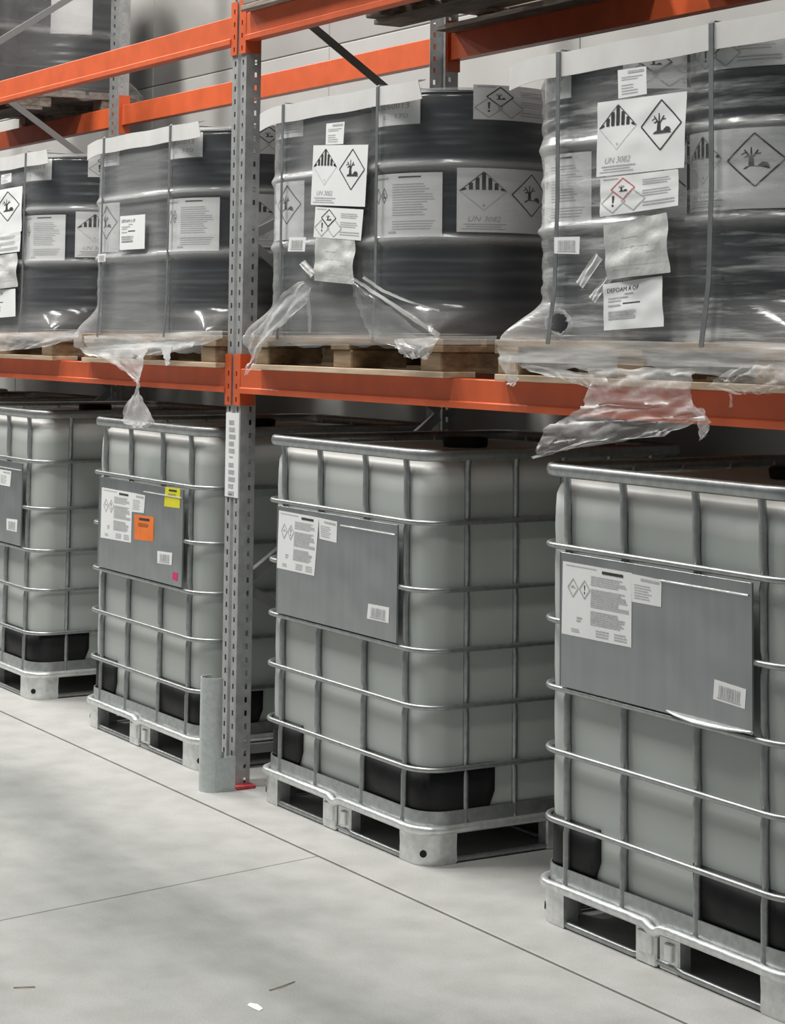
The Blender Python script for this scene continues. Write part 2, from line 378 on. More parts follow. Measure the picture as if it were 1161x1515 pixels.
# location strip on the guarded post
st = MB(); st.box(-.053, -.004, 1.022, .050, -.0005, 1.325); strip = obj('location_strip', st, PAPER, frames[2]); strip['label'] = 'white location label strip'
b = MB()
for q in range(12):
    if q in (5, 11): continue
    z = 1.300-q*.0255
    for r in range(3): b.box(-.026, -.0052, z-.016+r*.0055, .012+.006*((q*7+r*3) % 3), -.0042, z-.0125+r*.0055)
for z in (1.165, 1.03): b.box(-.022, -.0052, z, .006, -.0042, z+.004)
obj('strip_print', b, INKG, strip)['kind'] = 'stuff'

# floor guard tube in front of the post
g = thing('post_guard', 'galvanised upright tube guard standing in front of the slotted post', 'post guard', (-.002, -.085, 0))
b = MB(); R0, R1 = .046, .042
path = [(R0*math.cos(a), R0*math.sin(a)) for a in [math.radians(20-220*k/24) for k in range(25)]]
inner = [(R1*math.cos(a), R1*math.sin(a)) for a in [math.radians(20-220*k/24) for k in range(25)]]
outl = path+inner[::-1]
b.loft([[(p[0], p[1], z) for p in outl] for z in (0, .395)], True, True); obj('guard_shell', b, GUARD, g, True)
for sx in (-1, 1):
    b = MB(); b.prism([(-.01, 0), (.070, 0), (.070, .118), (.052, .122), (-.01, .112)], 0, sx*.044-.002, sx*.044+.002); obj('side_wing', b, GUARD, g)
b = MB(); b.cbox(-.05, .02, 0, .05, .07, .006, .001); obj('floor_plate', b, GUARD, g)

# ------------------------------------------------------------------ printing on labels
_txt = {}
def text_mesh(s, shear=0.0):
    if (s, shear) in _txt: return _txt[(s, shear)]
    cu = bpy.data.curves.new('lettering', 'FONT'); cu.body = s; cu.size = 1; cu.shear = shear; cu.resolution_u = 3
    o = bpy.data.objects.new('lettering', cu); C.objects.link(o)
    bpy.context.view_layer.update()
    me = o.evaluated_get(bpy.context.evaluated_depsgraph_get()).to_mesh()
    v = [(p.co.x, p.co.y) for p in me.vertices]; f = [tuple(p.vertices) for p in me.polygons]
    bpy.data.objects.remove(o); bpy.data.curves.remove(cu)
    x0, x1 = min(a for a, _ in v), max(a for a, _ in v); y0, y1 = min(b for _, b in v), max(b for _, b in v)
    v = [((a-x0)/(x1-x0), (c-y0)/(y1-y0)) for a, c in v]
    _txt[(s, shear)] = (v, f); return v, f
class Ink:
    """flat print in label units: u right 0..1, v up 0..1"""
    def __init__(s): s.v = []; s.f = []
    def poly(s, pts): i = len(s.v); s.v += pts; s.f.append(tuple(range(i, i+len(pts))))
    def rect(s, u0, v0, u1, v1, n=6):
        n = max(1, min(n, int(abs(u1-u0)/.05)+1))
        for k in range(n):
            a, b = u0+(u1-u0)*k/n, u0+(u1-u0)*(k+1)/n; s.poly([(a, v0), (b, v0), (b, v1), (a, v1)])
    def line(s, a, b, w, asp=1.0, n=6):
        dx, dy = (b[0]-a[0])*asp, b[1]-a[1]; l = math.hypot(dx, dy); nx, ny = -dy/l*w/2/asp, dx/l*w/2
        for k in range(n):
            p = (a[0]+(b[0]-a[0])*k/n, a[1]+(b[1]-a[1])*k/n); q = (a[0]+(b[0]-a[0])*(k+1)/n, a[1]+(b[1]-a[1])*(k+1)/n)
            s.poly([(p[0]-nx, p[1]-ny), (q[0]-nx, q[1]-ny), (q[0]+nx, q[1]+ny), (p[0]+nx, p[1]+ny)])
    def diamond(s, cu, cv, hu, hv, w, asp):
        P = [(cu, cv+hv), (cu+hu, cv), (cu, cv-hv), (cu-hu, cv)]
        for k in range(4): s.line(P[k], P[(k+1) % 4], w, asp)
    def text(s, t, u0, v0, u1, v1, shear=0):
        vv, ff = text_mesh(t, shear); i = len(s.v)
        s.v += [(u0+(u1-u0)*a, v0+(v1-v0)*c) for a, c in vv]; s.f += [tuple(i+k for k in f) for f in ff]
    def lines(s, u0, u1, v0, v1, n, seed=0, fill=.5):
        rn = random.Random(seed); h = (v1-v0)/n
        for k in range(n): s.rect(u0, v0+k*h, u0+(u1-u0)*rn.uniform(.7, 1), v0+k*h+h*fill)
    def tree(s, cu, cv, hu, hv):
        def q(pts): s.poly([(cu+a*hu, cv+c*hv) for a, c in pts])
        q([(-.22, -.22), (-.02, -.22), (-.05, .12), (-.20, .12)])
        q([(-.20, .10), (-.12, .10), (-.34, .40), (-.38, .38)]); q([(-.15, .10), (-.08, .10), (-.10, .48), (-.14, .48)])
        q([(-.10, .10), (-.04, .08), (.14, .36), (.09, .38)]); q([(-.30, .28), (-.28, .33), (-.48, .22), (-.46, .19)]); q([(.02, .24), (.05, .20), (.22, .22), (.20, .26)])
        q([(-.24, .18), (-.17, .14), (-.36, .08), (-.38, .12)])
        q([(-.42, -.34), (.52, -.34), (.46, -.27), (.10, -.24), (-.10, -.20), (-.30, -.24)])
        q([(.08, -.22), (.26, -.08), (.42, -.12), (.50, -.24), (.36, -.26)])
def pr_un(asp):
    k, g = Ink(), Ink()
    cu, cv, hu, hv = .24, .64, .215, .30
    g.diamond(cu, cv, hu, hv, .008, asp)
    for j in range(7):
        c = cu+(j-3)*hu*.27; w = hu*.085
        top = cv+hv*(1-abs(c-cu)/hu)-.012; bot = cv+.02
        if top > bot: k.rect(c-w, bot, c+w, top)
    k.poly([(cu-hu, cv), (cu-hu*.80, cv+.05), (cu-hu*.78, cv+.012)]); k.poly([(cu+hu, cv), (cu+hu*.78, cv+.012), (cu+hu*.80, cv+.05)])
    for sg in (-1, 1): k.line((cu+sg*hu, cv), (cu, cv+hv), .014, asp)
    g.text('9', cu-.012, cv-hv+.05, cu+.012, cv-hv+.095)
    k.diamond(.735, .60, .225, .33, .02, asp); k.tree(.735, .60, .225, .33)
    g.text('UN 3082', .10, .165, .40, .245, .3); g.rect(.06, .115, .46, .13); g.rect(.08, .08, .40, .092); g.rect(.04, .045, .44, .057)
    return {'k': k, 'g': g}
def pr_ghs(asp, red=False):
    k, g, r = Ink(), Ink(), Ink()
    o = r if red else k
    hu, hv = .155, .28
    for cu, cv, dst in ((.30, .66, o), (.17, .34, g), (.43, .34, g)): dst.diamond(cu, cv, hu, hv, .028, asp)
    o.line((.30, .38), (.145, .66), .03, asp) if False else None
    o.line((.17, .62), (.30, .38), .035, asp); o.line((.30, .38), (.45, .66), .035, asp)
    k.tree(.30, .66, hu*.8, hv*.8); k.poly([(.155, .50), (.185, .50), (.178, .31), (.162, .31)]); k.rect(.158, .22, .182, .27)
    g.rect(.04, .93, .24, .955)
    for v0, v1, n in ((.70, .88, 3), (.40, .60, 3), (.14, .30, 2)): g.lines(.55, .96, v0, v1, n, n, .35)
    return {'k': k, 'g': g, 'r': r}
def pr_text(asp):
    k, g = Ink(), Ink()
    for cu in (.10, .22): k.diamond(cu, .66, .05, .12, .012, asp)
    k.tree(.22, .66, .05, .12); k.rect(.45, .93, .75, .95); g.rect(.04, .92, .30, .94)
    g.lines(.36, .93, .34, .86, 13, 4, .30); g.lines(.36, .93, .12, .28, 4, 5, .30); g.rect(.30, .06, .42, .09)
    return {'k': k, 'g': g}
def pr_small(asp):
    g = Ink(); g.rect(.36, .84, .92, .93); g.lines(.12, .9, .62, .78, 2, 1, .35); g.lines(.12, .7, .12, .52, 4, 2, .3)
    return {'g': g}
def pr_batch(asp):
    g = Ink(); g.text('15060013', .06, .55, .80, .76); g.text('c.  170', .22, .22, .78, .38); return {'g': g}
def pr_bar(asp):
    g, k = Ink(), Ink(); rn = random.Random(3); u = .16
    while u < .80:
        w = rn.choice((.018, .03, .045)); g.rect(u, .22, u+w, .80); u += w+rn.choice((.015, .022, .03))
    g.rect(.13, .12, .86, .18); return {'k': k, 'g': g}
def pr_sheet(asp):
    k, g = Ink(), Ink(); k.text('DEFOAM A OF', .07, .80, .62, .89, .1); g.rect(.36, .73, .52, .755)
    for v in (.66, .60, .50, .36, .31, .22): g.rect(.08, v, .30+.3*((int(v*100)*7) % 5)/5, v+.03)
    k.rect(.34, .53, .62, .555); g.lines(.08, .62, .22, .42, 5, 3, .4); return {'k': k, 'g': g}
def pr_pouch(asp):
    g = Ink(); g.rect(.26, .70, .52, .712); g.rect(.24, .52, .70, .528); g.poly([(.40, .55), (.46, .55), (.43, .50)]); g.rect(.66, .40, .8, .41); g.rect(.1, .2, .9, .207); g.rect(.12, .14, .6, .147)
    return {'g': g}
def pr_ibc(asp):
    k, g = Ink(), Ink()
    for cu in (.16, .33): g.diamond(cu, .66, .075, .125, .016, asp)
    k.poly([(.322, .72), (.338, .72), (.334, .65), (.326, .65)]); k.rect(.323, .60, .337, .63); g.poly([(.12, .66), (.2, .66), (.16, .70)])
    k.rect(.58, .915, .88, .955); g.rect(.05, .955, .50, .965)
    g.lines(.42, .95, .74, .88, 5, 1, .45); g.lines(.42, .97, .44, .70, 9, 2, .55); g.lines(.42, .97, .20, .40, 7, 3, .55); g.lines(.14, .30, .06, .12, 2, 4, .4); g.lines(.50, .70, .05, .16, 3, 5, .4); g.lines(.76, .95, .05, .16, 3, 6, .4)
    g.rect(.22, .25, .30, .27); g.rect(.22, .21, .28, .23)
    return {'k': k, 'g': g}
def pr_ibcs(asp):
    g = Ink(); g.rect(.30, .82, .92, .90); g.lines(.08, .75, .15, .72, 6, 7, .3); return {'g': g}
def pr_sticker(asp):
    k = Ink(); k.rect(.25, .80, .78, .90); k.lines(.2, .85, .55, .72, 3, 3, .3); return {'k': k}
def pr_none(asp): return {}
INKM = {'k': INK, 'g': INKG, 'r': INKR}
def paste(parent, surf, printer, asp, m=PAPER, name='label', nu=10, nv=6, lift=.0012, crumple=0, label=None, curl=None):
    """surf(u,v,off) -> point; builds the paper sheet (two-sided, 0.4 mm) and its print as a sub-part"""
    if crumple: nu, nv = max(nu, 18), max(nv, 14)
    b = MB(); rows = []
    def cr(u, v): return crumple*mnoise.noise(Vector((u*3.1+asp, v*3.7, asp*5))) + (curl(u, v) if curl else 0)
    front = [[surf(i/nu, j/nv, lift+cr(i/nu, j/nv)) for i in range(nu+1)] for j in range(nv+1)]
    back = [[surf(i/nu, j/nv, lift-.0006+cr(i/nu, j/nv)) for i in range(nu+1)] for j in range(nv+1)]
    n = nu+1
    b.loft(front, False); off = len(b.v); b.loft(back, False)
    ring = [j for j in range(n)]+[k*n+n-1 for k in range(1, nv+1)]+[nv*n+j for j in range(n-2, -1, -1)]+[k*n for k in range(nv-1, 0, -1)]
    for q in range(len(ring)):
        a, c = ring[q], ring[(q+1) % len(ring)]; b.f.append((a, c, c+off, a+off))
    o = obj(name, b, m, parent, True)
    if label: o['label'] = label
    for key, ink in printer(asp).items():
        if not ink.f: continue
        mb = MB(); mb.v = [tuple(surf(u, v, lift+.0007+cr(u, v))) for u, v in ink.v]; mb.f = ink.f
        me = bpy.data.meshes.new('print'); me.from_pydata(mb.v, [], mb.f)
        obj('print', me, INKM[key], o)['kind'] = 'stuff'
    return o
def quad_surf(tl, tr, br, bl, nrm):
    tl, tr, br, bl = map(Vector, (tl, tr, br, bl)); nrm = Vector(nrm)
    def s(u, v, off): return (bl*(1-u)*(1-v)+br*u*(1-v)+tr*u*v+tl*(1-u)*v)+nrm*off
    return s
def cyl_surf(R, t0, t1, z0, z1):
    def s(u, v, off):
        t = t0+(t1-t0)*u; r = R+off; return Vector((r*math.sin(t), -r*math.cos(t), z0+(z1-z0)*v))
    return s

# ------------------------------------------------------------------ bulk containers
IW, ID = 1.06, 1.05
RINGZ = (1.035, .829, .645, .473, .285)
def ibc_proto():
    t = thing('bulk_container', '', 'container', (0, 0, 0), 'caged bulk containers on the floor')
    # bottle
    x0, y0, x1, y1 = .012, .023, IW-.012, ID-.023
    b = MB(); rows = []
    prof = [(.120, .05), (.126, .02), (.140, .004), (.165, 0)]
    zz = .165
    for zc in (.285, .473, .645, .829, 1.035): prof += [(zc-.05, -.0015), (zc, 0), (zc+.05, -.0015)]
    prof += [(1.14, 0), (1.175, .002), (1.200, .010), (1.219, .028), (1.230, .055), (1.234, .11)]
    for z, ins in prof:
        rows.append([(px, py, z) for px, py in rrect(x0+ins, y0+ins, x1-ins, y1-ins, max(.075-ins*.15, .05), 8)])
    b.loft(rows, True, True); obj('bottle', b, BOT, t, True, 60)
    b = MB(); b.lathe([(.075, 1.236), (.078, 1.25), (.078, 1.262), (.07, 1.268), (.02, 1.268)], 24, .53, .5); obj('filler_cap', b, BLACKP, t, True)
    # horizontal cage tubes
    for z in RINGZ:
        b = MB(); b.tube([(px, py, z) for px, py in rrect(0, -.004, IW, ID+.004, .10, 7)], .0085, 8, True); obj('cage_ring', b, GALV, t, True, 80)
    b = MB(); b.tube([(px, py, 1.243) for px, py in rrect(.003, .002, IW-.003, ID-.002, .09, 7)], .0105, 8, True, .019); obj('top_rail', b, GALV, t, True, 80)
    # vertical cage tubes, flattened where they cross a ring
    def vbar(x, y, nx, ny):
        b = MB(); path = []
        zs = [.105, .13]
        for z in sorted(RINGZ): zs += [z-.03, z-.014, z, z+.014, z+.03]
        zs += [1.20, 1.243]
        for z in zs:
            near = min(abs(z-q) for q in RINGZ); push = .004 if near < .016 else 0
            if z > 1.22 or z < .12: push = -.006
            path.append((x+nx*push, y+ny*push, z))
        b.tube(path, .0105, 8); obj('cage_bar', b, GALV, t, True, 80)
    for x in (.133, .383, .680, .930): vbar(x, .012, 0, 1); vbar(x, ID-.012, 0, -1)
    for y in (.16, .345, .53, .715, .89): vbar(.010, y, 1, 0); vbar(IW-.010, y, -1, 0)
    # sign plate with a turned rim and a card slot
    b = MB(); b.cbox(.131, -.0135, .656, .918, -.0115, 1.021, .0008)
    for x in (.131, .914): b.box(x, -.0145, .656, x+.004, -.0085, 1.021)
    pl = obj('sign_plate', b, PLATE, t)
    b = MB(); b.tube([(.566, -.0145, .990), (.906, -.0145, .990)], .0028, 6); obj('plate_bead', b, FOOT, pl)
    # black corner guards on the lower bottle corners
    def guard(cx, cy, sx, sy, lx, ly):
        b = MB(); r = .085; off = .006; pts = []
        ex, ey = .014-off, .024-off
        n1 = 8
        for k in range(n1): pts.append((lx-(lx-r-.0)*k/n1, ey, 1-k/n1 if False else (lx-r)*(1-k/n1)))
        for k in range(7):
            a = PI/2*k/6; pts.append((ex+r-r*math.sin(a) if False else r+ex-r*math.sin(a), ey+r-r*math.cos(a), 0))
        for k in range(1, n1+1): pts.append((ex, ey+r+(ly-r)*k/n1, (ly-r)*k/n1))
        tot = len(pts); rows = [[], [], []]
        def rise(k):
            e = min(k, tot-1-k)/5.5
            return .085*(1-math.sqrt(max(0, 1-(1-min(1, e))**2)))
        outer = []
        for k, (x, y, _) in enumerate(pts):
            zb = .120+rise(k)
            outer.append((x, y, zb))
        def Wd(x, y): return (x if sx > 0 else IW-x, y if sy > 0 else ID-y)
        bot = [(*Wd(x, y), z) for x, y, z in outer]; mid = [(*Wd(x, y), (z+.292)/2) for x, y, z in outer]; top = [(*Wd(x, y), .292) for x, y, z in outer]
        b.loft([bot, mid, top], False); o = obj('corner_guard', b, BLACKP, t, True, 60); solidify(o, .005, 0)
    guard(0, 0, 1, 1, .275, .22); guard(0, 0, -1, 1, .40, .25); guard(0, 0, 1, -1, .25, .22); guard(0, 0, -1, -1, .25, .22)
    # steel pallet
    b = MB(); o1 = rrect(.001, .006, IW-.001, ID-.006, .095, 7); o2 = rrect(.005, .011, IW-.005, ID-.011, .091, 7)
    b.loft([[(*p, .092) for p in o1], [(*p, .160) for p in o1], [(*p, .160) for p in o2], [(*p, .100) for p in o2]], True, True); obj('tray', b, GALV, t, True, 50)
    # top rail of the pallet, dented over the middle foot
    rr = rrect(-.006, -.006, IW+.006, ID+.006, .085, 7); path = []
    for k in range(len(rr)):
        a, c = Vector(rr[k]), Vector(rr[(k+1) % len(rr)]); path.append((a.x, a.y, .106))
        if (c-a).length > .5:
            for f in (.2, .46, .49, .51, .54, .8):
                q = a.lerp(c, f); dz = -.012 if f in (.49, .51) else 0
                n = Vector((c.y-a.y, -(c.x-a.x))).normalized() if False else Vector((0, 0))
                path.append((q.x, q.y, .106+dz))
    b = MB(); b.tube(path, .0125, 8, True, .014); obj('pallet_rail', b, FOOT, t, True, 80)
    # runners on the floor
    for y in (.012, ID/2, ID-.012):
        b = MB(); b.tube([(.10, y, .016), (.14, y, .010), (.43, y, .010), (.46, y, .016), (.60, y, .016), (.63, y, .010), (.92, y, .010), (.96, y, .016)], .010, 8); obj('runner', b, GALV, t, True, 80)
    for x in (.012, IW-.012):
        b = MB(); b.tube([(x, .10, .012), (x, ID-.10, .012)], .010, 8); obj('runner', b, GALV, t, True, 80)
    # feet
    for sx in (0, 1):
        for sy in (0, 1):
            b = MB(); r = .075; pts = [(.135, 0), (.115, 0)]
            for k in range(9):
                a = PI/2*k/8; pts.append((r-r*math.sin(a), r-r*math.cos(a)))
            pts += [(0, .10), (0, .125)]
            inn = [(.135, .05), (.115, .05), (.05, .10), (.05, .125)][::-1]
            pol = pts+inn
            pol = [((IW-x) if sx else x, (ID-y) if sy else y) for x, y in pol]
            c = Vector((IW-.06 if sx else .06, ID-.06 if sy else .06))
            rows = []
            for z, k in ((0, .96), (.006, 1.0), (.050, .985), (.094, 1.0)):
                rows.append([(c.x+(x-c.x)*k, c.y+(y-c.y)*k, z) for x, y in pol])
            b.loft(rows, True, True); ft = obj('corner_foot', b, FOOT, t, True, 35)
            # vent hole on the rounded corner and embossed ribs
            a = PI/4 if True else 0
            px, py = (r-r*math.sin(PI/4*.9)), (r-r*math.cos(PI/4*.9))
            nx, ny = -math.sin(PI/4*.9), -math.cos(PI/4*.9)
            if sx: px, nx = IW-px, -nx
            if sy: py, ny = ID-py, -ny
            hb = MB(); tx, ty = -ny, nx
            ringp = [(px+nx*.002+tx*.011*math.cos(2*PI*k/14), py+ny*.002+ty*.011*math.cos(2*PI*k/14), .036+.011*math.sin(2*PI*k/14)) for k in range(14)]
            ringq = [(p[0]-nx*.006, p[1]-ny*.006, p[2]) for p in ringp]
            hb.loft([ringq, ringp], True, True); obj('vent_hole', hb, BLACKP, ft)
    for y, f in ((0, 1), (ID, -1)):
        b = MB()
        b.cbox(.445, min(y, y+f*.05), 0, .530, max(y, y+f*.05), .094, .005)
        b.cbox(.535, min(y+f*.006, y+f*.05), 0, .615, max(y+f*.006, y+f*.05), .090, .005)
        b.cbox(.46, min(y+f*.004, y-f*.005), .03, .52, max(y+f*.004, y-f*.005), .085, .003)
        b.cbox(.565, min(y+f*.01, y-f*.003), .03, .595, max(y+f*.01, y-f*.003), .075, .003)
        obj('middle_foot', b, FOOT, t)
    for x, f in ((0, 1), (IW, -1)):
        b = MB(); b.cbox(min(x, x+f*.05), ID/2-.06, 0, max(x, x+f*.05), ID/2+.06, .094, .005); obj('middle_foot', b, FOOT, t)
    return t, pl
IBCX = (-2.978, -1.3384, .1922, 1.8315, -4.60, -6.02)  # last two are hidden extras, added to block light in the far bay
proto, _pl = ibc_proto()
ibc_lab = ('white caged bulk container with only small white tags on its plate',
           'white caged bulk container with yellow and orange stickers on its plate',
           'white caged bulk container with slipped white label beside the guarded post',
           'white caged bulk container with dented plate and large square hazard label',
           'added light-blocking white caged container with bare plate right behind the tagged container', 'added light-blocking white caged container with bare plate at the end of the row')
ibcs = []
for k in range(6):
    t = proto if k == 0 else copy_tree(proto)
    t.location = (IBCX[k], 0, 0); t['label'] = ibc_lab[k]; ibcs.append(t)
def plate_of(t): return [c for c in t.children if c.name.startswith('sign_plate')][0]
def ibc_paste(k, px, printer, asp, m=PAPER, name='label', label=None, **kw):
    """px: four photo corners tl,tr,br,bl lying on the sign plate"""
    pts = []
    for x, y in px:
        q = on_plane(x, y, 1, -.0135); pts.append((q.x-IBCX[k], -.0137, q.z))
    return paste(plate_of(ibcs[k]), quad_surf(*pts, (0, -1, 0)), printer, asp, m, name, 6, 4, .0008, label=label, **kw)
def pxrect(x0, y0, x1, y1, s): # top edge drops by s over its width
    return ((x0, y0), (x1, y0+s), (x1, y1), (x0, y1-s))
# far container
ibc_paste(0, ((0, 694), (17, 697), (15, 720), (0, 717)), pr_ibcs, 1.8)
ibc_paste(0, ((10, 767), (26, 769), (25, 787), (10, 784)), pr_bar, 1.6, name='barcode_sticker')
# stickered container
ibc_paste(1, ((151, 721), (196, 729), (194, 803), (149, 795)), pr_ibc, 1.1)
ibc_paste(1, ((196, 729), (215, 733), (213, 759), (195, 757)), pr_ibcs, 1.8)
ibc_paste(1, ((245, 720), (267, 723), (266, 752), (243, 749)), pr_sticker, 1.4, YEL, 'sticker', 'yellow sticker')
ibc_paste(1, ((199, 761), (228, 765), (227, 801), (199, 798)), pr_sticker, 1.6, ORS, 'sticker', 'orange sticker')
ibc_paste(1, ((233, 815), (255, 818), (254, 836), (233, 833)), pr_bar, 1.8, name='barcode_sticker')
ibc_paste(1, ((256, 846), (263, 848), (262, 860), (255, 857)), pr_none, 1, PINK, 'sticker', 'pink dot sticker')
# container beside the post
ibc_paste(2, ((413, 755), (472, 766), (465, 852), (410, 840)), pr_ibc, 1.1)
ibc_paste(2, ((472, 766), (499, 772), (498, 803), (473, 797)), pr_ibcs, 1.8)
ibc_paste(2, ((545, 893), (576, 899), (575, 922), (543, 915)), pr_bar, 1.9, name='barcode_sticker')
# near container
ibc_paste(3, ((833, 830), (935, 848), (934, 958), (831, 937)), pr_ibc, 1.1)
ibc_paste(3, ((935, 849), (979, 858), (978, 898), (935, 890)), pr_ibcs, 1.8)
ibc_paste(3, ((1057, 1005), (1104, 1020), (1102, 1049), (1055, 1034)), pr_bar, 1.9, name='barcode_sticker')
# lower rim of the near plate is bent outwards
b = MB(); rows = [[], []]
for k in range(17):
    f = k/16; x = .59+.33*f; h = .026*math.sin(PI*min(1, f*1.02))**.8 if 0 < f < 1 else 0
    rows[0].append((x, -.0135, .664+.0*f)); rows[1].append((x, -.0135-h*.9, .660-h*.22))
b.loft(rows, False); o = obj('bent_rim', b, FOOT, plate_of(ibcs[3]), True); solidify(o, .0015, 0)

# ------------------------------------------------------------------ pallets, drums, wrapping
PD = 1.25
def wood_pallet(x0, z, label, group, ms=(WOOD, WOODL), w=1.24, h=.118, y0=-.045, bb=(0, PD/2-.06, PD-.12)):
    t = thing('wooden_pallet', label, 'pallet', (x0, y0, z), group)
    rn = random.Random(int(x0*100)+7)
    for yb in bb:
        b = MB(); b.cbox(0, yb, 0, w, yb+.12, .019, .002); obj('bottom_board', b, ms[1], t)
    for xb in (0, w/2-.055, w-.13):
        for yb in (.004, PD/2-.10, PD-.22):
            b = MB(); j = rn.uniform(-.005, .005); b.cbox(xb+(.012 if xb == 0 else 0)+j, yb, .019, xb+.118+j, yb+.216, .078, .004); obj('block', b, ms[0], t)
    for xb in (0, w/2-.06, w-.12):
        b = MB(); b.cbox(xb, 0, .078, xb+.12, PD, .098, .002); obj('stringer_board', b, ms[0], t)
    n = 8; bw = (PD-.02*(n-1))/n
    for k in range(n):
        b = MB(); b.cbox(0, k*(bw+.02), .098, w, k*(bw+.02)+bw, h, .002); obj('deck_board', b, ms[0], t)
    return t

DR, DH, DZ = .306, .785, Z1T+.119
def drum_proto():
    t = thing('steel_drum', '', 'drum', (0, 0, 0), 'dark steel drums on pallets')
    pr = [(.20, .012), (DR-.008, .012), (DR-.003, .022), (DR-.005, .04)]
    def rib(z, h, w): return [(DR-.006, z-w), (DR-.006+h*.7, z-w*.55), (DR-.006+h, z), (DR-.006+h*.7, z+w*.55), (DR-.006, z+w)]
    H1, H2 = .31, .545
    for z in (.10, .145, .19, .235): pr += rib(z, .006, .018)
    pr += rib(H1, .011, .022)
    for z in (.355,): pr += rib(z, .003, .015)
    for z in (.50,): pr += rib(z, .003, .015)
    pr += rib(H2, .011, .022)
    for z in (.605, .65, .695): pr += rib(z, .006, .018)
    pr += [(DR-.005, DH-.03), (DR-.004, DH-.02), (DR-.012, DH-.016), (.02, DH-.016)]
    b = MB(); b.lathe(pr, 56); obj('drum_body', b, DRUM, t, True, 60)
    for z in (.008, DH-.010):
        b = MB(); b.tube([(DR*math.cos(2*PI*k/48), DR*math.sin(2*PI*k/48), z) for k in range(48)], .007, 8, True, .009); obj('chime', b, DRUMR, t, True, 80)
    for x, y, r in ((0, .20, .035), (0, -.20, .02)):
        b = MB(); b.lathe([(r, DH-.016), (r, DH-.006), (r*.8, DH-.003), (r*.1, DH-.003)], 16, x, y); obj('bung', b, DRUMR, t, True)
    return t
_dp = drum_proto(); _first = [True]
def new_drum(cx, cy, z, label):
    if _first[0]: t = _dp; _first[0] = False
    else:
        t = _dp.copy(); C.objects.link(t)
        for ch in list(_dp.children):
            if ch.name.startswith(('drum_body', 'chime', 'bung')):
                c = ch.copy(); C.objects.link(c); c.parent = t
    t.location = (cx, cy, z); t['label'] = label; return t
SP = .315
YC = -.030+.315                      # front row of drum centres
# drum label layout, measured on the front-right drum right of the guarded post
CXR = .695+SP
def cyl_rect(p_tl, p_br, cx=CXR):
    a, z1 = on_cyl(*p_tl, cx, YC, DR+.004); c, z0 = on_cyl(*p_br, cx, YC, DR+.004); return a, c, z0-DZ, z1-DZ
LAY = []
a, c, z0, z1 = cyl_rect((559, 146), (622, 183)); LAY.append((pr_batch, a, c, z0, z1-.0, 1.2))
a, c, z0, z1 = cyl_rect((700, 125), (760, 179)); LAY.append((pr_ghs, a, a+.95, z0, z1, 2.0))
a, c, z0, z1 = cyl_rect((556, 260), (654, 350)); LAY.append((pr_text, a, c, z0, z1, 1.6))
a, c, z0, z1 = cyl_rect((676, 248), (760, 345)); LAY.append((pr_un, a, a+1.14, z0, z1, 1.7))
UN_L = LAY[3][1]
def label_drum(t, rot, skip=()):
    for k, (prn, a, c, z0, z1, asp) in enumerate(LAY):
        if k in skip: continue
        paste(t, cyl_surf(DR+.006, a+rot, c+rot, z0, z1), prn, asp, nu=14, nv=2, lift=.0012)

